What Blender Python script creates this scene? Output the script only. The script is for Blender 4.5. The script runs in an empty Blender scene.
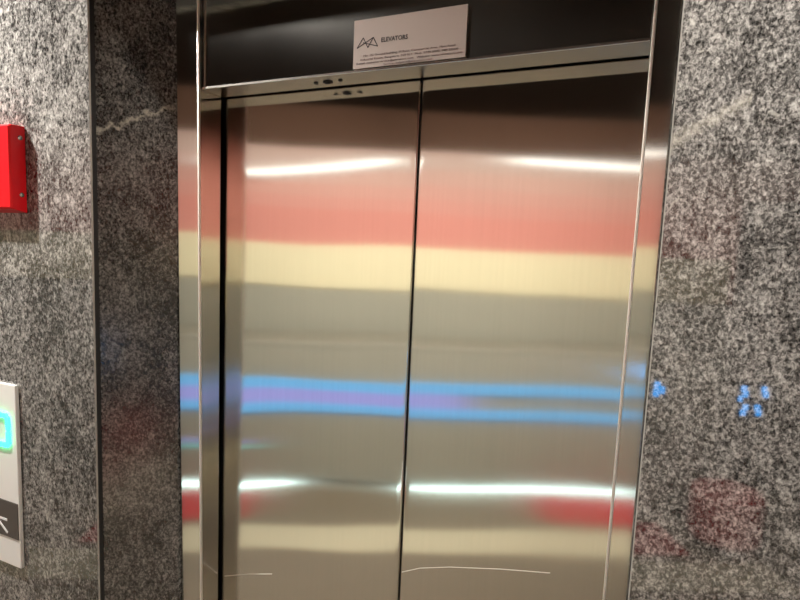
import bpy, bmesh, math, random
from mathutils import Vector, Matrix
random.seed(7)
S = bpy.context.scene
C = S.collection
R = math.radians

# ------------------------------------------------------------------ camera, world, exposure
CAM_Y, CAM_Z = -0.80, 1.65
cam_data = bpy.data.cameras.new('camera')
cam = bpy.data.objects.new('camera', cam_data); C.objects.link(cam)
rt = Vector((0.9117, 0.4087, 0.0420)).normalized()
fw = Vector((-0.4024, 0.9089, -0.1099)).normalized()
up = rt.cross(fw).normalized(); rt = fw.cross(up)
cam.matrix_world = Matrix(((rt.x, up.x, -fw.x, 0), (rt.y, up.y, -fw.y, CAM_Y), (rt.z, up.z, -fw.z, CAM_Z), (0, 0, 0, 1)))
cam_data.sensor_width = 36; cam_data.lens = 36 * 555 / 800
cam_data.shift_y = 19 / 800
cam_data.clip_start = 0.02
S.camera = cam
S.view_settings.view_transform = 'Standard'
S.view_settings.look = 'None'
S.view_settings.gamma = 1
S.view_settings.use_curve_mapping = False
S.view_settings.exposure = 0.0
world = bpy.data.worlds.new('world'); S.world = world
world.use_nodes = True
world.node_tree.nodes['Background'].inputs[0].default_value = (0.9, 0.85, 0.78, 1)
world.node_tree.nodes['Background'].inputs[1].default_value = 0.02

WARM = (1.0, 0.94, 0.86)
NEUT = (1.0, 0.97, 0.93)

# ------------------------------------------------------------------ dimensions (metres; elevator wall is Y = 0)
XA, XB, XC, XS, XE, XF = -1.0592, -0.9396, -0.8752, -0.4120, -0.0251, 0.0108   # niche front left, splay foot, opening left, door seam, opening right, niche right
N1, N2 = 0.1120, 0.1736              # steel frame face, back of reveal
ZH = 1.9814                          # underside of the transom
ZN = 2.186                           # niche ceiling
CEIL = 2.75
ANG = R(-26)                         # the shop side of the lobby runs at an angle to the lift wall
U = Vector((math.cos(ANG), math.sin(ANG), 0)); W = Vector((-math.sin(ANG), math.cos(ANG), 0))
def at(s, w, z=0): return U * s + W * w + Vector((0, 0, z))

# ------------------------------------------------------------------ materials
def new_mat(name):
    m = bpy.data.materials.new(name); m.use_nodes = True
    nt = m.node_tree; b = nt.nodes['Principled BSDF']
    return m, nt, b
def nd(nt, typ, **kw):
    n = nt.nodes.new(typ)
    for k, v in kw.items():
        if k.startswith('i_'): n.inputs[k[2:]].default_value = v
        else: setattr(n, k, v)
    return n
def mathn(nt, op, a, b=None, c=None, clamp=False):
    n = nt.nodes.new('ShaderNodeMath'); n.operation = op; n.use_clamp = clamp
    for i, v in enumerate((a, b, c)):
        if v is None: continue
        if isinstance(v, (int, float)): n.inputs[i].default_value = v
        else: nt.links.new(v, n.inputs[i])
    return n.outputs[0]
def ramp(nt, fac, stops, interp='LINEAR'):
    r = nt.nodes.new('ShaderNodeValToRGB'); r.color_ramp.interpolation = interp
    e = r.color_ramp.elements
    while len(e) < len(stops): e.new(0.5)
    for i, (p, c) in enumerate(stops):
        e[i].position = p; e[i].color = (c, c, c, 1) if isinstance(c, (int, float)) else tuple(c) + (1,)
    nt.links.new(fac, r.inputs[0]); return r.outputs[0]
def mapped(nt, scale=(1, 1, 1), rot=(0, 0, 0)):
    g = nt.nodes.new('ShaderNodeNewGeometry'); mp = nt.nodes.new('ShaderNodeMapping')
    mp.inputs['Scale'].default_value = scale; mp.inputs['Rotation'].default_value = rot
    nt.links.new(g.outputs['Position'], mp.inputs[0]); return mp.outputs[0]
def noise(nt, vec, scale, detail=2, rough=0.5, dist=0.0):
    n = nt.nodes.new('ShaderNodeTexNoise'); nt.links.new(vec, n.inputs['Vector'])
    n.inputs['Scale'].default_value = scale; n.inputs['Detail'].default_value = detail
    n.inputs['Roughness'].default_value = rough; n.inputs['Distortion'].default_value = dist
    return n.outputs['Fac']
def mixc(nt, fac, a, b, mode='MIX'):
    n = nt.nodes.new('ShaderNodeMix'); n.data_type = 'RGBA'; n.blend_type = mode
    for sock, v in ((n.inputs[0], fac), (n.inputs[6], a), (n.inputs[7], b)):
        if isinstance(v, (int, float)): sock.default_value = v
        elif isinstance(v, tuple): sock.default_value = v + (1,) if len(v) == 3 else v
        else: nt.links.new(v, sock)
    return n.outputs[2]

def granite(name, vein=None, grain=0.0, k=1.0, gain=1.0, rough=0.03):
    """polished grey granite: dark ground, pale wormy flecks, soft clouds, a few pale crystals and an optional quartz vein"""
    m, nt, b = new_mat(name); L = nt.links.new
    vec = mapped(nt, (k, k, 0.8 * k), (0, R(14), R(grain)))
    f1 = noise(nt, vec, 205, 3, 0.6, 0.6)
    f2 = noise(nt, vec, 95, 3, 0.6, 0.8)
    cloud = noise(nt, vec, 7, 3, 0.55, 0.4)
    blot = noise(nt, vec, 26, 2, 0.5, 0.6)
    a = mathn(nt, 'MULTIPLY_ADD', f1, 0.62, mathn(nt, 'MULTIPLY', f2, 0.38))
    a = mathn(nt, 'ADD', a, mathn(nt, 'MULTIPLY', mathn(nt, 'SUBTRACT', cloud, 0.5), 0.26))
    a = mathn(nt, 'ADD', a, mathn(nt, 'MULTIPLY', mathn(nt, 'SUBTRACT', blot, 0.5), 0.16))
    col = ramp(nt, a, [(0.37, (0.022, 0.021, 0.019)), (0.46, (0.075, 0.070, 0.064)), (0.525, (0.165, 0.156, 0.144)),
                       (0.60, (0.30, 0.285, 0.26)), (0.70, (0.48, 0.46, 0.42))])
    crystals = ramp(nt, noise(nt, vec, 60, 2, 0.5, 0.8), [(0.68, 0), (0.76, 1)])
    col = mixc(nt, mathn(nt, 'MULTIPLY', crystals, 0.55), col, (0.48, 0.46, 0.40))
    if vein:
        axis, z0, slope, wid, amp, strength, lo, hi = vein
        g = nt.nodes.new('ShaderNodeNewGeometry'); sx = nt.nodes.new('ShaderNodeSeparateXYZ'); L(g.outputs['Position'], sx.inputs[0])
        t = sx.outputs['XYZ'.index(axis)]
        line = mathn(nt, 'MULTIPLY_ADD', t, slope, z0)
        jag = mathn(nt, 'MULTIPLY', mathn(nt, 'SUBTRACT', noise(nt, mapped(nt), 55, 4, 0.65), 0.5), amp)
        d = mathn(nt, 'ABSOLUTE', mathn(nt, 'ADD', mathn(nt, 'SUBTRACT', sx.outputs[2], line), jag))
        mask = mathn(nt, 'SUBTRACT', 1.0, mathn(nt, 'DIVIDE', d, wid), clamp=True)
        mask = mathn(nt, 'MULTIPLY', mask, mathn(nt, 'MULTIPLY', mathn(nt, 'GREATER_THAN', t, lo), mathn(nt, 'LESS_THAN', t, hi)))
        brk = ramp(nt, noise(nt, mapped(nt), 90, 3, 0.6), [(0.36, 0.25), (0.55, 1)])
        col = mixc(nt, mathn(nt, 'MULTIPLY', mathn(nt, 'MULTIPLY', mask, brk), strength, clamp=True), col, (0.62, 0.58, 0.48))
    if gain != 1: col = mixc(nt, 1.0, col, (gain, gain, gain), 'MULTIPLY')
    L(col, b.inputs['Base Color'])
    b.inputs['Roughness'].default_value = rough
    b.inputs['IOR'].default_value = 1.78
    return m

def steel(name, col=(0.68, 0.665, 0.62), rough=0.105, aniso=0.95, grain=1.0, axis=2):
    """brushed stainless steel with a vertical grain: reflections spread sideways"""
    m, nt, b = new_mat(name); L = nt.links.new
    vec = mapped(nt, (260, 260, 1.6))
    g = noise(nt, vec, 1.0, 3, 0.6)
    c1 = tuple(c * 0.94 for c in col); c2 = tuple(min(1, c * 1.05) for c in col)
    L(mixc(nt, g, c1, c2), b.inputs['Base Color'])
    smear = noise(nt, mapped(nt, (1, 1, 0.6)), 6, 3, 0.6)
    L(mathn(nt, 'ADD', rough - 0.02, mathn(nt, 'MULTIPLY', smear, 0.04)), b.inputs['Roughness'])
    b.inputs['Metallic'].default_value = 1
    b.inputs['Anisotropic'].default_value = aniso
    b.inputs['Anisotropic Rotation'].default_value = 0.25
    t = nt.nodes.new('ShaderNodeCombineXYZ'); t.inputs[axis].default_value = 1.0
    L(t.outputs[0], b.inputs['Tangent'])
    bp = nt.nodes.new('ShaderNodeBump'); bp.inputs['Strength'].default_value = 0.035 * grain; bp.inputs['Distance'].default_value = 0.0004
    L(g, bp.inputs['Height']); L(bp.outputs[0], b.inputs['Normal'])
    return m

def plain(name, col, rough=0.5, metal=0.0, var=0.06, scale=30, spec=0.5):
    m, nt, b = new_mat(name)
    n = noise(nt, mapped(nt), scale, 3, 0.6)
    nt.links.new(mixc(nt, n, tuple(c * (1 - var) for c in col), tuple(min(1, c * (1 + var)) for c in col)), b.inputs['Base Color'])
    b.inputs['Roughness'].default_value = rough; b.inputs['Metallic'].default_value = metal
    b.inputs['Specular IOR Level'].default_value = spec
    return m
def glow(name, col, strength, base=(0.04, 0.04, 0.05)):
    m, nt, b = new_mat(name)
    b.inputs['Base Color'].default_value = base + (1,)
    b.inputs['Emission Color'].default_value = col + (1,); b.inputs['Emission Strength'].default_value = strength
    return m

M = {
    'granite_left': granite('granite_left', grain=8, k=0.82),
    'granite_return': granite('granite_return', vein=('Y', 1.871, 0.71, 0.0080, 0.055, 1.0, -1, 0.6), grain=40, k=1.1, gain=0.6, rough=0.16),  # same stone, with the shade on the splay put into its darker colour
    'granite_right': granite('granite_right', vein=('X', 1.803, 0.58, 0.012, 0.02, 0.4, -1, 0.095), grain=-20, k=1.3),
    'granite_edge': plain('granite_edge', (0.02, 0.019, 0.018), 0.5, var=0.5, scale=160),
    'chamfer': plain('chamfer', (0.36, 0.345, 0.31), 0.25, var=0.3, scale=90),
    'steel_door': steel('steel_door'),
    'steel_frame': steel('steel_frame', (0.655, 0.64, 0.60), 0.11, 0.93),
    'steel_transom': steel('steel_transom', (0.58, 0.55, 0.50), 0.11, 0.92),
    'steel_edge': plain('steel_edge', (0.92, 0.88, 0.81), 0.5, 1.0, var=0.03),
    'steel_soffit': steel('steel_soffit', (0.36, 0.27, 0.19), 0.24, 0.8, 0.4, axis=1),
    'rubber': plain('rubber', (0.012, 0.011, 0.010), 0.7),
    'shaft': plain('shaft', (0.010, 0.010, 0.010), 0.9),
    'paper': plain('paper', (0.50, 0.43, 0.385), 0.75, var=0.03),
    'ink': plain('ink', (0.03, 0.028, 0.03), 0.6),
    'ink_soft': plain('ink_soft', (0.10, 0.07, 0.07), 0.6),
    'red_paint': plain('red_paint', (0.72, 0.006, 0.012), 0.32, var=0.03, spec=0.4),
    'chrome': plain('chrome', (0.75, 0.72, 0.66), 0.22, 1.0),
    'panel_white': plain('panel_white', (0.82, 0.81, 0.76), 0.38, var=0.02),
    'panel_side': plain('panel_side', (0.45, 0.44, 0.41), 0.45, var=0.05),
    'button': plain('button', (0.085, 0.072, 0.060), 0.4, var=0.08),
    'glyph': plain('glyph', (0.80, 0.79, 0.76), 0.5, var=0.02),
    'digit': glow('digit', (0.012, 0.95, 0.30), 12.0),
    'ceiling': plain('ceiling', (0.022, 0.018, 0.015), 0.95, spec=0.0),
    'floor': plain('floor', (0.27, 0.22, 0.15), 0.45, var=0.15, scale=9),
    'cream_tile': plain('cream_tile', (0.74, 0.66, 0.45), 0.5, var=0.05, scale=12),
    'red_mat': plain('red_mat', (0.60, 0.06, 0.06), 0.95, var=0.15, scale=200),
    'taupe': plain('taupe', (0.345, 0.33, 0.265), 0.6, var=0.05, scale=6),
    'taupe_wall': plain('taupe_wall', (0.38, 0.365, 0.29), 0.7, var=0.05, scale=6),
    'cream_paint': plain('cream_paint', (0.86, 0.77, 0.50), 0.6, var=0.03, scale=8),
    'red_wall': plain('red_wall', (0.70, 0.27, 0.215), 0.65, var=0.06, scale=5),
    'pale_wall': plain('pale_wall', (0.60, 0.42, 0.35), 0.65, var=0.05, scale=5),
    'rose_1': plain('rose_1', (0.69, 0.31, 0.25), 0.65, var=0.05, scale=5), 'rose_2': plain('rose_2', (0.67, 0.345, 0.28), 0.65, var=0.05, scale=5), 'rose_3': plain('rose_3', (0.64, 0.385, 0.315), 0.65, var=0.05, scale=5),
    'wood': plain('wood', (0.11, 0.058, 0.036), 0.7, var=0.2, scale=14, spec=0.1),
    'dark_wood': plain('dark_wood', (0.05, 0.04, 0.035), 0.45, var=0.2, scale=14),
    'side_wall': plain('side_wall', (0.45, 0.41, 0.34), 0.7),
    'white_metal': plain('white_metal', (0.75, 0.74, 0.71), 0.4),
    'tube': glow('tube', (1.0, 0.95, 0.88), 4.5),
    'diffuser': glow('diffuser', (1.0, 0.93, 0.82), 6.0),
    'led_white': glow('led_white', (0.72, 0.98, 1.0), 7.0),
    'led_blue': glow('led_blue', (0.05, 0.40, 1.0), 9.0),
    'led_cyan': glow('led_cyan', (0.13, 0.48, 0.88), 1.3),
    'led_violet': glow('led_violet', (0.42, 0.40, 0.95), 1.05),
    'led_teal': glow('led_teal', (0.25, 0.8, 0.75), 1.2),
}

# ------------------------------------------------------------------ mesh helpers
def link(name, bm, mats, parent=None, smooth=False):
    me = bpy.data.meshes.new(name); bm.normal_update(); bm.to_mesh(me); bm.free()
    for m in (mats if isinstance(mats, (list, tuple)) else [mats]): me.materials.append(M[m])
    if smooth:
        for p in me.polygons: p.use_smooth = True
    o = bpy.data.objects.new(name, me); C.objects.link(o)
    if parent: o.parent = parent
    return o
def add_box(bm, x0, x1, y0, y1, z0, z1, mi=0, bevel=0.0, seg=2):
    r = bmesh.ops.create_cube(bm, size=1)
    for v in r['verts']:
        v.co = Vector((x0 + (v.co.x + .5) * (x1 - x0), y0 + (v.co.y + .5) * (y1 - y0), z0 + (v.co.z + .5) * (z1 - z0)))
    fs = set(f for v in r['verts'] for f in v.link_faces)
    for f in fs: f.material_index = mi
    if bevel:
        es = set(e for f in fs for e in f.edges)
        bmesh.ops.bevel(bm, geom=list(es), offset=bevel, segments=seg, profile=0.5, affect='EDGES')
def box(name, dims, mat, parent=None, bevel=0.0, seg=2):
    bm = bmesh.new(); add_box(bm, *dims, bevel=bevel, seg=seg)
    return link(name, bm, mat, parent)
def add_cyl(bm, c, r, h, axis='Z', n=20, r2=None, mi=0):
    rot = {'Z': Matrix(), 'Y': Matrix.Rotation(R(90), 4, 'X'), 'X': Matrix.Rotation(R(90), 4, 'Y')}[axis]
    g = bmesh.ops.create_cone(bm, cap_ends=True, segments=n, radius1=r, radius2=r if r2 is None else r2, depth=h, matrix=Matrix.Translation(c) @ rot)
    for v in g['verts']:
        for f in v.link_faces: f.material_index = mi
def prism(bm, pts, y0, y1):
    """extrude an XZ outline from y0 to y1"""
    a = [bm.verts.new((x, y0, z)) for x, z in pts]; b = [bm.verts.new((x, y1, z)) for x, z in pts]
    n = len(pts); bm.faces.new(a); bm.faces.new(b[::-1])
    for i in range(n): bm.faces.new((a[i], b[i], b[(i + 1) % n], a[(i + 1) % n]))
    bmesh.ops.recalc_face_normals(bm, faces=bm.faces)
def stroke(bm, p, q, t, y0, y1):
    d = Vector((q[0] - p[0], q[1] - p[1])).normalized(); k = Vector((-d.y, d.x)) * t / 2
    prism(bm, [(p[0] + k.x, p[1] + k.y), (q[0] + k.x, q[1] + k.y), (q[0] - k.x, q[1] - k.y), (p[0] - k.x, p[1] - k.y)], y0, y1)
def struct(o): o['kind'] = 'structure'; return o
def tag(o, label, cat, group=None):
    o['label'] = label; o['category'] = cat
    if group: o['group'] = group
    return o
def empty(name, loc=(0, 0, 0), rz=0):
    o = bpy.data.objects.new(name, None); C.objects.link(o); o.location = loc; o.rotation_euler = (0, 0, rz); o.empty_display_size = 0.05
    return o

# ------------------------------------------------------------------ the room shell
struct(box('floor', (-5.2, 1.6, -5.2, 0.5, -0.10, 0.0), 'floor'))
struct(box('ceiling', (-5.2, 1.6, -5.2, 0.5, CEIL, CEIL + 0.1), 'ceiling'))

def slab(name, dims, mat, edge_dir):
    """granite slab, 20 mm, polished face, ground edge and a pale chamfer on the niche arris (edge_dir = +1 / -1 in X)"""
    x0, x1, y0, y1, z0, z1 = dims
    c = 0.0026 if edge_dir > 0 else 0.0016
    bm = bmesh.new()
    e = x1 if edge_dir > 0 else x0
    f = x0 if edge_dir > 0 else x1
    pts = [(f, y0), (e - edge_dir * c, y0), (e, y0 + c), (e, y1), (f, y1)]
    a = [bm.verts.new((x, y, z0)) for x, y in pts]; b = [bm.verts.new((x, y, z1)) for x, y in pts]
    bm.faces.new(a); bm.faces.new(b[::-1])
    for i in range(5):
        fc = bm.faces.new((a[i], b[i], b[(i + 1) % 5], a[(i + 1) % 5]))
        fc.material_index = {0: 0, 1: 1, 2: 2}.get(i, 0)
    bmesh.ops.recalc_face_normals(bm, faces=bm.faces)
    return struct(link(name, bm, [mat, 'chamfer', 'granite_edge']))
slab('wall_left', (-4.9, XA, 0.0, 0.013, 0, CEIL), 'granite_left', 1)
slab('wall_right', (XF, 1.25, 0.0, 0.024, 0, CEIL), 'granite_right', -1)
struct(box('wall_above_niche', (XA, XF, 0.0, 0.024, ZN, CEIL), 'granite_right'))
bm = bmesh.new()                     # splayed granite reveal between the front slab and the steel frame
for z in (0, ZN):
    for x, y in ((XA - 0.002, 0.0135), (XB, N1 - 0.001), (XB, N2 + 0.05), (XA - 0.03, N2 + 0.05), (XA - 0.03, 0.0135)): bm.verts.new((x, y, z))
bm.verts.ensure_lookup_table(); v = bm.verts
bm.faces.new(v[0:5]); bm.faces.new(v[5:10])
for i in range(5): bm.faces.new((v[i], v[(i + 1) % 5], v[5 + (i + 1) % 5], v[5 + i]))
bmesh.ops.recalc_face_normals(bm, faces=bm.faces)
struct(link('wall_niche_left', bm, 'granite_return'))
struct(box('wall_niche_right', (XF + 0.003, XF + 0.024, 0.0245, N2 + 0.05, 0, ZN), 'granite_right'))
struct(box('ceiling_niche', (XA - 0.003, XF + 0.003, 0.0245, N2 + 0.05, ZN, ZN + 0.02), 'granite_edge'))
struct(box('wall_shaft', (XA - 0.1, XF + 0.6, 0.42, 0.46, 0, CEIL), 'shaft'))

# ------------------------------------------------------------------ lift entrance: jambs, transom, doors
def jamb(name, x0, x1, inner, label):
    e = empty(name, ((x0 + x1) / 2, N1, 0)); dx = -(x0 + x1) / 2
    bm = bmesh.new(); add_box(bm, x0 + dx, x1 + dx, 0, N2 - N1, 0, ZN - 0.003, bevel=0.0026, seg=4)
    o = link('frame_post', bm, 'steel_frame', e, smooth=False)
    for p in o.data.polygons: p.use_smooth = p.area < 0.02
    lean = math.tan(R(0.6))
    for v in o.data.vertices:
        if v.co.y < 0.01: v.co.y -= lean * (v.co.z - 1.6)        # the face leans forward a little
    ex = inner + dx; sg = 1 if inner == x1 else -1
    bm = bmesh.new(); add_box(bm, min(ex, ex - sg * 0.0046) , max(ex, ex - sg * 0.0046), -0.0018, 0.004, 0, ZN - 0.003, bevel=0.0012, seg=2)
    for v in bm.verts: v.co.y -= lean * (v.co.z - 1.6)
    link('edge_strip', bm, 'steel_edge', e)
    return tag(e, label, 'door frame', 'lift door jambs')
jamb('lift_jamb', XB + 0.0015, XC, XC, 'brushed steel lift door jamb against the dark granite reveal, left of the doors')
jamb('lift_jamb', XE, XF + 0.001, XE, 'brushed steel lift door jamb right of the doors, beside the right granite wall')

tr = empty('lift_transom', ((XC + XE) / 2, N1 + 0.004, ZH))
tag(tr, 'dark brushed steel transom panel above the lift doors', 'transom')
cx = (XC + XE) / 2
bm = bmesh.new(); add_box(bm, XC + 0.001 - cx, XE - 0.001 - cx, 0, N2 - N1 - 0.004, 0, ZN - 0.003 - ZH, bevel=0.0014, seg=3)
link('transom_panel', bm, 'steel_transom', tr)
bm = bmesh.new(); add_box(bm, XC + 0.001 - cx, XE - 0.001 - cx, -0.0005, N2 - N1 - 0.003, -0.0035, -0.0002, bevel=0.0008, seg=2)
link('soffit_plate', bm, 'steel_soffit', tr)
bm = bmesh.new(); add_box(bm, XC + 0.001 - cx, XE - 0.001 - cx, -0.0018, -0.0004, -0.0036, 0.0010, bevel=0.0006, seg=2)
link('bottom_lip', bm, 'chrome', tr)
for hx, r, dy in ((-0.6168, 0.0042, 0.030), (-0.5614, 0.0042, 0.028)):
    bm = bmesh.new(); add_cyl(bm, (hx - cx, dy, -0.0042), r, 0.0020, 'Z', 16); add_box(bm, hx - cx - 0.003, hx - cx + 0.003, dy - 0.0008, dy + 0.0008, -0.0058, -0.0052)
    link('screw', bm, 'rubber', tr)
bm = bmesh.new(); add_cyl(bm, (0, 0, 0), 0.0075, 0.003, 'Z', 24); add_cyl(bm, (0, 0, -0.001), 0.0045, 0.004, 'Z', 16)
for v in bm.verts: v.co = Vector((v.co.x * 1.3 + (-0.590 - cx), v.co.y + 0.030, v.co.z - 0.0038))
link('keyhole', bm, 'rubber', tr)

def sheet(name, x0, x1, y, z0, z1, wave, parent):
    """door skin: rounded long edges and the slight buckling of real sheet steel"""
    r = 0.0035
    xs = [x0, x0 + r * .08, x0 + r * .3, x0 + r * .65, x0 + r]
    n = 44
    xs += [x0 + r + (x1 - x0 - 2 * r) * i / n for i in range(1, n)]
    xs += [x1 - r, x1 - r * .65, x1 - r * .3, x1 - r * .08, x1]
    nz = 130; zs = [z0 + (z1 - z0) * j / nz for j in range(nz + 1)]
    bm = bmesh.new(); grid = []
    for z in zs:
        row = []
        for x in xs:
            e = min(x - x0, x1 - x)
            rd = r - math.sqrt(max(0, r * r - (r - min(e, r)) ** 2))
            row.append(bm.verts.new((x, y + rd + wave(x, z), z)))
        grid.append(row)
    for j in range(nz):
        for i in range(len(xs) - 1):
            f = bm.faces.new((grid[j][i], grid[j][i + 1], grid[j + 1][i + 1], grid[j + 1][i])); f.smooth = True
    back = [[bm.verts.new((x, y + 0.03, z)) for x in (x0, x1)] for z in (z0, z1)]
    bm.faces.new((back[0][0], back[1][0], back[1][1], back[0][1]))
    bm.faces.new([v for v in [g[0] for g in grid]] + [back[1][0], back[0][0]])
    bm.faces.new([v for v in [g[-1] for g in grid]][::-1] + [back[0][1], back[1][1]])
    bm.faces.new(grid[0][::-1] + [back[0][0], back[0][1]])
    bm.faces.new(grid[-1] + [back[1][1], back[1][0]])
    return link(name, bm, 'steel_door', parent)
def wave_l(x, z):
    return (0.00022 * math.sin(9.0 * x + 1.0) * math.sin(7.0 * z + 0.4)
            + 0.00010 * math.sin(21 * x + 4.5 * z) + 0.00006 * math.sin(33 * z + 5 * x))
def wave_r(x, z):
    return (0.00020 * math.sin(8.0 * x + 2.2) * math.sin(6.3 * z + 1.7)
            + 0.00010 * math.sin(19 * x - 3.5 * z + 1) + 0.00006 * math.sin(31 * z - 4 * x + 2))
YD = N2 + 0.009
doors = []
for side, (x0, x1, wv, lab) in enumerate((
        (XC - 0.03, XS - 0.0016, wave_l, 'brushed steel lift door panel on the left of the centre seam'),
        (XS + 0.0016, XE + 0.03, wave_r, 'brushed steel lift door panel on the right of the centre seam'))):
    d = empty('lift_door', ((x0 + x1) / 2, YD, 0.006)); tag(d, lab, 'lift door', 'centre opening lift doors')
    o = sheet('door_skin', x0, x1, YD, 0.006, ZH + 0.05, wv, d)
    o.matrix_parent_inverse = Matrix.Translation((-(x0 + x1) / 2, -YD, -0.006))
    doors.append(d)
    if side == 0:
        s = box('edge_seal', (XS - 0.0016, XS + 0.0014, YD + 0.010, YD + 0.028, 0.006, ZH + 0.05), 'rubber', d)
        s.matrix_parent_inverse = Matrix.Translation((-(x0 + x1) / 2, -YD, -0.006))

def reflected_line(pts, parent):  # thin bright reflections in the doors, built as raised strokes
    bm = bmesh.new()
    for p, q in zip(pts, pts[1:]): stroke(bm, p, q, 0.0007, YD - 0.0010, YD + 0.002)
    o = link('scratch', bm, 'steel_edge', parent); o.matrix_parent_inverse = Matrix.Translation(-parent.location)
reflected_line([(-0.8633, 0.8774), (-0.7894, 0.9035), (-0.7271, 0.9211)], doors[0])
reflected_line([(-0.4069, 1.0165), (-0.3684, 1.0358), (-0.3062, 1.0553), (-0.2087, 1.0785), (-0.1181, 1.0962)], doors[1])

# ------------------------------------------------------------------ paper notice on the transom
pn = empty('paper_notice', ((-0.518 - 0.3066) / 2, N1 + 0.0035, 1.9838))
tag(pn, 'white printed paper notice stuck on the steel transom above the doors', 'notice')
px = pn.location.x
def pz(z): return z - 1.9838
bm = bmesh.new(); add_box(bm, -0.518 - px, -0.3066 - px, -0.0022, -0.0018, 0, 0.083)
link('sheet', bm, 'paper', pn)
bm = bmesh.new()
for p, q in (((-0.5110, 2.0188), (-0.4987, 2.0358)), ((-0.4987, 2.0358), (-0.4891, 2.0183)), ((-0.4891, 2.0183), (-0.4787, 2.0344)),
             ((-0.4787, 2.0344), (-0.4697, 2.0186)), ((-0.5110, 2.0188), (-0.4787, 2.0344)), ((-0.4697, 2.0186), (-0.4987, 2.0275))):
    stroke(bm, (p[0] - px, pz(p[1])), (q[0] - px, pz(q[1])), 0.0014, -0.0027, -0.0022)
link('logo', bm, 'ink', pn)
def text(name, body, x0, x1, z, size, mat, parent, px, bold=0.0, y=-0.0025, fn=pz):
    cu = bpy.data.curves.new(name, 'FONT'); cu.body = body; cu.size = size; cu.extrude = 0.00012; cu.offset = bold; cu.resolution_u = 2
    t = bpy.data.objects.new(name, cu); C.objects.link(t)
    dg = bpy.context.evaluated_depsgraph_get(); me = bpy.data.meshes.new_from_object(t.evaluated_get(dg))
    bpy.data.objects.remove(t); bpy.data.curves.remove(cu)
    w = max(v.co.x for v in me.vertices)
    k = (x1 - x0) / w
    for v in me.vertices: v.co = Vector((x0 - px + v.co.x * k, y - v.co.z, fn(z) + v.co.y))
    me.materials.clear(); me.materials.append(M[mat])
    o = bpy.data.objects.new(name, me); C.objects.link(o); o.parent = parent
    return o
text('printed_heading', 'ELEVATORS', -0.4633, -0.4120, 2.0245, 0.0105, 'ink', pn, px, 0.0002)
text('printed_line', 'No. 1/2 Ground building, M floor, Commercial Area, Main Road', -0.4976, -0.3251, 2.0030, 0.0050, 'ink_soft', pn, px)
text('printed_line', 'Industrial Estate, Bangalore. 560 011  Mob. 9740 0000, 080 22000', -0.5034, -0.3195, 1.9967, 0.0050, 'ink_soft', pn, px)
text('printed_line', 'E-mail: customerservice@elevators.com   Website: www.elevators.com', -0.5113, -0.3122, 1.9906, 0.0050, 'ink_soft', pn, px)
text('printed_line', 'Service: helpline@elevators.com', -0.4571, -0.3650, 1.9852, 0.0046, 'ink_soft', pn, px)

# ------------------------------------------------------------------ red alarm cover on the left wall
rx0, rx1 = -1.425, -1.2645
rb = empty('alarm_cover', ((rx0 + rx1) / 2, 0, 1.713)); tag(rb, 'glossy red metal cover box screwed to the left granite wall', 'alarm box')
cxr = (rx0 + rx1) / 2
hw = (rx1 - rx0) / 2; H = 0.185
bm = bmesh.new()
prof = [(-hw, -0.001), (-hw + 0.001, -0.031), (-hw + 0.004, -0.035), (hw - 0.005, -0.035), (hw - 0.001, -0.031), (hw, -0.001)]
lev = [(0.0, 0.0), (0.004, 0.004), (H - 0.004, 0.004), (H, 0.0)]
rings = []
for z, g in ((0.0, 0.9), (0.004, 1.0), (H - 0.004, 1.0), (H, 0.9)):
    rings.append([bm.verts.new((x, y * g - 0.0005, z + (0.006 if y < -0.03 else 0) * (1 if z < H / 2 else 0))) for x, y in prof])
for a, b in zip(rings, rings[1:]):
    for i in range(len(prof)):
        j = (i + 1) % len(prof); bm.faces.new((a[i], a[j], b[j], b[i]))
bm.faces.new(rings[0][::-1]); bm.faces.new(rings[-1])
bmesh.ops.recalc_face_normals(bm, faces=bm.faces)
bmesh.ops.bevel(bm, geom=[e for e in bm.edges if e.calc_face_angle(0) > 0.5], offset=0.0012, segments=2, profile=0.5, affect='EDGES')
link('cover', bm, 'red_paint', rb)
for z in (0.1595, 0.0385):
    bm = bmesh.new(); bmesh.ops.create_uvsphere(bm, u_segments=14, v_segments=8, radius=0.0055)
    for v in bm.verts: v.co = Vector((v.co.x * 0.6 + hw, v.co.y - 0.0125, v.co.z + z))
    link('screw', bm, 'chrome', rb, smooth=True)

# ------------------------------------------------------------------ call panel on the left wall
cp = empty('call_panel', (-1.400, 0, 0.868)); tag(cp, 'off-white lift call panel with lit green digit and dark button on left wall', 'call panel')
PW, PH = 0.0830, 0.450
bm = bmesh.new(); add_box(bm, -PW, PW, -0.0100, -0.0005, 0, PH, bevel=0.0022, seg=2); link('face_plate', bm, 'panel_white', cp)
# seven segment digit 0: six bars set in the plate, only its outer bars show at the picture edge
dz0, dz1, dx = 0.3030, 0.3745, 0.0565
def seg(p, q):
    b = bmesh.new(); t = 0.0095
    d = Vector((q[0] - p[0], q[1] - p[1])).normalized(); k = Vector((-d.y, d.x)) * t / 2; e = d * t * 0.42
    P, Q = Vector(p), Vector(q)
    pts = [P, P + e + k, Q - e + k, Q, Q - e - k, P + e - k]
    prism(b, [(v.x, v.y) for v in pts], -0.0155, -0.0098)
    o = link('digit_segment', b, 'digit', cp)
    return o
mid = (dz0 + dz1) / 2
for p, q in (((-dx, dz0), (dx, dz0)), ((-dx, dz1), (dx, dz1)), ((-dx, dz0), (-dx, mid)), ((-dx, mid), (-dx, dz1)), ((dx, dz0), (dx, mid)), ((dx, mid), (dx, dz1))): seg(p, q)
bm = bmesh.new(); add_box(bm, -0.0800, 0.0800, -0.0120, -0.0098, 0.0720, 0.1630, bevel=0.0012); bt = link('button', bm, 'button', cp); bt['label'] = 'dark brown call button plate'
bm = bmesh.new()
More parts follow.
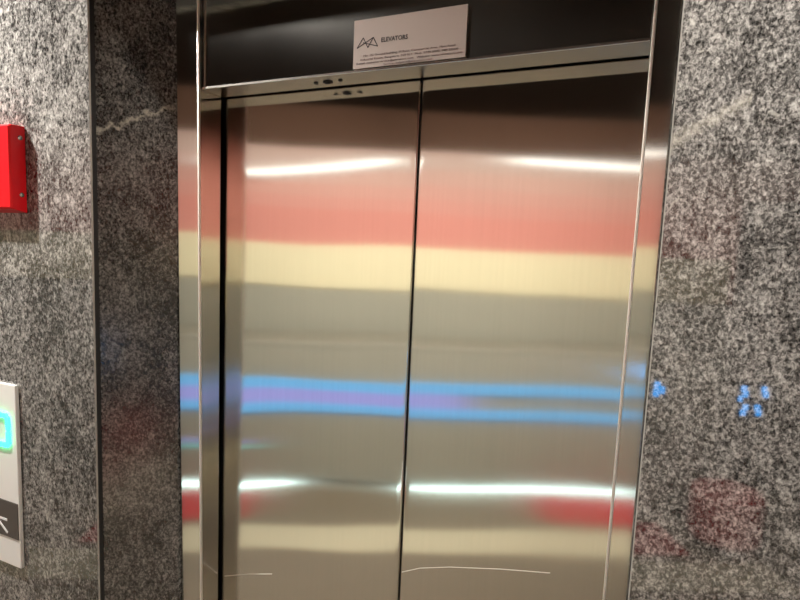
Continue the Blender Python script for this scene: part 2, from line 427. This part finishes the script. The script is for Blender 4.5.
stroke(bm, (-0.040, 0.1150), (0.040, 0.1150), 0.0062, -0.0126, -0.0119)
stroke(bm, (-0.040, 0.0825), (0.0, 0.1105), 0.0064, -0.0126, -0.0119); stroke(bm, (0.040, 0.0825), (0.0, 0.1105), 0.0064, -0.0126, -0.0119)
link('arrow_symbol', bm, 'glyph', bt)

# ------------------------------------------------------------------ shop side of the lobby (seen mirrored in the steel and the granite)
def fac(name, dims, mat, parent=None, bevel=0.0):
    o = box(name, dims, mat, parent, bevel)
    if not parent: o.rotation_euler.z = ANG
    return o
WB = -3.30
struct(fac('wall_back', (-4.2, 4.2, WB - 0.1, WB, 0, 1.40), 'taupe_wall'))
struct(fac('wall_back_upper', (-4.2, 4.2, WB - 0.1, WB, 1.40, 2.00), 'red_wall'))
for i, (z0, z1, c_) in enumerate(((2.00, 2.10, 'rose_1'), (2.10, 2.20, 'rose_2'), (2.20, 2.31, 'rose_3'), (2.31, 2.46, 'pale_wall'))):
    struct(fac('trim_%d' % (9 + i), (-4.2, 4.2, WB - 0.1, WB, z0, z1), c_))       # light wash on the wall put into stepped paint, paler towards the ceiling
struct(fac('trim_1', (-4.1, 2.2, WB - 0.01, WB + 0.025, 1.40, 1.73), 'cream_paint', bevel=0.004))
struct(fac('trim_2', (-4.1, 4.1, WB - 0.1, WB + 0.06, 2.46, CEIL), 'wood'))
struct(box('wall_side_left', (-5.0, -4.9, -2.6, 0.1, 0, CEIL), 'side_wall'))
XR = 1.15                            # side wall right of the camera carries the same painted bands
struct(box('wall_side_right', (XR, XR + 0.1, -5.0, 0.0, 0, 1.40), 'taupe_wall'))
struct(box('wall_side_right_upper', (XR, XR + 0.1, -5.0, 0.0, 1.40, 2.46), 'red_wall'))
struct(box('trim_6', (XR - 0.02, XR + 0.01, -4.2, -0.02, 1.40, 1.73), 'cream_paint', bevel=0.004))
struct(box('trim_7', (XR - 0.03, XR + 0.1, -5.0, 0.0, 2.46, CEIL), 'wood'))
struct(box('trim_8', (XR - 0.02, XR, -2.9, -0.02, 0.0, 0.12), 'cream_tile', bevel=0.003))
struct(fac('trim_3', (-3.2, 1.9, -2.20, -1.92, 0.0, 0.004), 'cream_tile'))

dr = empty('door_1', at(2.75, WB + 0.005), ANG); struct(dr)
fac('door_leaf', (-0.42, -0.005, 0, 0.04, 0.01, 2.08), 'dark_wood', dr); fac('door_leaf', (0.005, 0.42, 0, 0.04, 0.01, 2.08), 'dark_wood', dr)
fac('door_frame', (-0.50, -0.42, 0, 0.07, 0, 2.16), 'dark_wood', dr); fac('door_frame', (0.42, 0.50, 0, 0.07, 0, 2.16), 'dark_wood', dr); fac('door_frame', (-0.42, 0.42, 0, 0.07, 2.08, 2.16), 'dark_wood', dr)
fac('door_handle', (-0.07, -0.045, 0.04, 0.09, 0.9, 1.25), 'chrome', dr, 0.004); fac('door_handle', (0.045, 0.07, 0.04, 0.09, 0.9, 1.25), 'chrome', dr, 0.004)

ct = empty('reception_counter', at(0, -2.70), ANG); tag(ct, 'taupe reception counter with blue light strips mirrored in the lift doors', 'counter')
L0, L1 = -2.02, 1.78
fac('plinth', (L0 + 0.05, L1 - 0.05, -0.48, -0.03, 0, 0.085), 'taupe', ct)
fac('body', (L0, L1, -0.5, 0, 0.085, 1.02), 'taupe', ct, 0.004)
fac('counter_top', (L0, L1, -0.5, 0.0, 1.022, 1.055), 'taupe', ct, 0.006)
fac('light_strip', (L0 + 0.05, 1.36, 0.0, 0.018, 0.720, 0.795), 'led_cyan', ct, 0.004)
fac('light_strip', (L0 + 0.05, 1.36, 0.0, 0.018, 0.560, 0.620), 'led_cyan', ct, 0.004)
fac('light_panel', (L0 + 0.05, 0.10, 0.0, 0.010, 0.622, 0.718), 'led_violet', ct)
fac('light_strip', (L0 + 0.05, -1.36, 0.0, 0.012, 0.335, 0.350), 'led_violet', ct); fac('light_strip', (L0 + 0.05, -1.30, 0.0, 0.012, 0.300, 0.312), 'led_teal', ct)
fac('plinth_light', (L0 + 0.08, -1.09, -0.03, -0.012, 0.018, 0.036), 'led_white', ct, 0.003)
fac('plinth_light', (-0.28, 1.36, -0.03, -0.012, 0.018, 0.036), 'led_white', ct, 0.003)
for dx_, dz_ in ((0, 0), (0.035, 0.02), (0.005, 0.05)):
    fac('light_dot', (1.43 + dx_ - 0.02, 1.43 + dx_ + 0.02, 0.0, 0.012, 0.86 + dz_ - 0.024, 0.86 + dz_ + 0.024), 'led_blue', ct, 0.004)
sg = empty('led_sign', at(2.44, WB + 0.085, 0.55), ANG); tag(sg, 'blue dotted light sign on the dark door, mirrored in the right granite', 'sign')
fac('back_plate', (-0.16, 0.16, -0.038, -0.02, 0.0, 0.30), 'rubber', sg)
for dx_, dz_ in ((-0.07, 0.24), (0.085, 0.24), (-0.055, 0.20), (-0.095, 0.165), (0.10, 0.20), (-0.06, 0.06), (-0.045, 0.10), (0.06, 0.06), (0.045, 0.10)):
    fac('light_dot', (dx_ - 0.022, dx_ + 0.022, -0.02, -0.01, dz_ - 0.024, dz_ + 0.024), 'led_blue', sg, 0.004)

for s0, s1, lab in ((0.60, 1.50, 'red floor mat in front of the right half of the counter'), (-1.98, -1.30, 'red floor mat in front of the left end of the counter')):
    o = fac('floor_mat', (s0, s1, -2.66, -2.27, 0.0, 0.012), 'red_mat', bevel=0.004); tag(o, lab, 'mat', 'red mats by the counter')
pf = empty('round_pouf', at(1.78, -2.42), ANG); tag(pf, 'low round red pouf beside the counter, mirrored in the right granite', 'pouf')
bm = bmesh.new(); add_cyl(bm, (0, 0, 0.20), 0.20, 0.30, 'Z', 32); bmesh.ops.bevel(bm, geom=[e for e in bm.edges if abs(e.calc_face_angle(0)) > 1], offset=0.03, segments=3, profile=0.5, affect='EDGES')
link('cushion', bm, 'red_mat', pf)
for a in range(4):
    bm = bmesh.new(); add_cyl(bm, (0.13 * math.cos(a * 1.571 + .78), 0.13 * math.sin(a * 1.571 + .78), 0.028), 0.014, 0.056, 'Z', 12); link('leg', bm, 'dark_wood', pf)

rl = empty('wall_light_rail', (XR, -2.2, 0.30)); tag(rl, 'blue and violet light rail along the side wall, mirrored in the left steel reveal', 'light rail')
box('rail', (-0.02, -0.001, -0.9, 0.9, 0.0, 0.44), 'taupe', rl)
box('light_strip', (-0.034, -0.02, -0.88, 0.88, 0.355, 0.395), 'led_cyan', rl, 0.004); box('light_strip', (-0.034, -0.02, -0.88, 0.88, 0.205, 0.240), 'led_cyan', rl, 0.004)
box('light_panel', (-0.028, -0.02, -0.88, 0.88, 0.245, 0.350), 'led_violet', rl); box('light_strip', (-0.030, -0.02, -0.88, 0.88, 0.05, 0.075), 'led_violet', rl)

def tube_light(s, w, z, ln, lab, tilt=0.0):
    e = empty('tube_light', at(s, w, z), ANG); e.rotation_euler = (0, tilt, ANG); tag(e, lab, 'lamp', 'wall tube lights')
    fac('housing', (-ln / 2, ln / 2, -0.05, 0.0, -0.03, 0.03), 'white_metal', e, 0.004)
    bm = bmesh.new(); add_cyl(bm, (0, 0.018, 0), 0.010, ln - 0.06, 'X', 14); link('tube', bm, 'tube', e, smooth=True)
    for sx in (-1, 1): fac('end_cap', (sx * ln / 2 - 0.028, sx * ln / 2 + 0.028, 0.0, 0.036, -0.018, 0.018), 'white_metal', e, 0.003)
tube_light(1.05, WB + 0.06, 2.41, 1.25, 'white tube light on the right part of the red wall')
tube_light(-1.05, WB + 0.06, 2.30, 1.30, 'slightly slanted white tube light on the left part of the red wall', R(-7))

# ------------------------------------------------------------------ ceiling lamps
def panel_lamp(x, y, size, power, lab):
    e = empty('ceiling_panel_light', (x, y, CEIL)); tag(e, lab, 'lamp', 'ceiling panel lights')
    h = size / 2
    for d in ((-h - .02, h + .02, -h - .02, -h), (-h - .02, h + .02, h, h + .02), (-h - .02, -h, -h, h), (h, h + .02, -h, h)):
        box('frame', (d[0], d[1], d[2], d[3], -0.020, -0.001), 'white_metal', e)
    box('diffuser', (-h, h, -h, h, -0.014, -0.002), 'diffuser', e)
    l = bpy.data.lights.new('panel_glow', 'AREA'); l.size = size; l.energy = power; l.color = NEUT
    o = bpy.data.objects.new('panel_glow', l); C.objects.link(o); o.parent = e; o.location = (0, 0, -0.022)
def downlight(x, y, power, lab):
    e = empty('recessed_downlight', (x, y, CEIL)); tag(e, lab, 'lamp', 'recessed downlights')
    bm = bmesh.new(); add_cyl(bm, (0, 0, -0.004), 0.055, 0.007, 'Z', 28); link('trim_ring', bm, 'white_metal', e)
    bm = bmesh.new(); add_cyl(bm, (0, 0, -0.009), 0.040, 0.004, 'Z', 24); link('lens', bm, 'diffuser', e)
    l = bpy.data.lights.new('downlight_glow', 'SPOT'); l.spot_size = R(104); l.spot_blend = 0.35; l.shadow_soft_size = 0.025; l.energy = power; l.color = WARM
    o = bpy.data.objects.new('downlight_glow', l); C.objects.link(o); o.parent = e; o.location = (0, 0, -0.013)
downlight(-0.30, -0.20, 62, 'recessed ceiling downlight close above the lift doors')

def wash_spot(pos, aim, power, cone, blend, lab):
    pos, aim = Vector(pos), Vector(aim)
    head = Vector((pos.x, pos.y, CEIL - 0.09)); d = (aim - head).normalized()
    e = empty('track_spotlight', (pos.x, pos.y, CEIL)); tag(e, lab, 'lamp', 'track spotlights')
    box('mount', (-0.02, 0.02, -0.05, 0.05, -0.03, -0.001), 'white_metal', e)
    q = d.to_track_quat('-Z', 'Y')
    bm = bmesh.new(); add_cyl(bm, (0, 0, 0), 0.04, 0.12, 'Z', 20)
    h = link('spot_body', bm, 'white_metal', e); h.location = (0, 0, -0.09); h.rotation_euler = q.to_euler()
    bm = bmesh.new(); add_cyl(bm, (0, 0, -0.061), 0.034, 0.002, 'Z', 20)
    link('lens', bm, 'diffuser', h)
    l = bpy.data.lights.new('spot_glow', 'SPOT'); l.energy = power; l.color = NEUT; l.spot_size = R(cone); l.spot_blend = blend; l.shadow_soft_size = 0.03
    o = bpy.data.objects.new('spot_glow', l); C.objects.link(o); o.parent = e; o.location = Vector((0, 0, -0.09)) + d * 0.07; o.rotation_euler = q.to_euler()
for s_, lab in ((-1.5, 'white ceiling track spotlight aimed at the left of the counter wall'), (-0.2, 'white ceiling track spotlight aimed at the middle of the counter wall'),
                (1.1, 'white ceiling track spotlight aimed at the right of the counter wall')):
    wash_spot(at(s_, -0.85), at(s_, WB, 1.15), 195, 120, 0.8, lab)  # added unseen lamps that brighten the mirrored counter wall
wash_spot((-1.76, -0.45, 0), (-1.05, 0, 1.15), 175, 100, 0.6, 'white ceiling track spotlight washing the wall with the red alarm box')
wash_spot((0.45, -0.50, 0), (0.22, 0, 1.30), 95, 72, 0.5, 'white ceiling track spotlight washing the right granite wall')  # added unseen lamp to brighten the right granite
wash_spot((0.15, -1.10, 0), (XR, -2.1, 1.2), 170, 80, 0.7, 'white ceiling track spotlight aimed at the side wall with the light rail')  # added unseen lamp, brightens the side wall for the reveal reflection
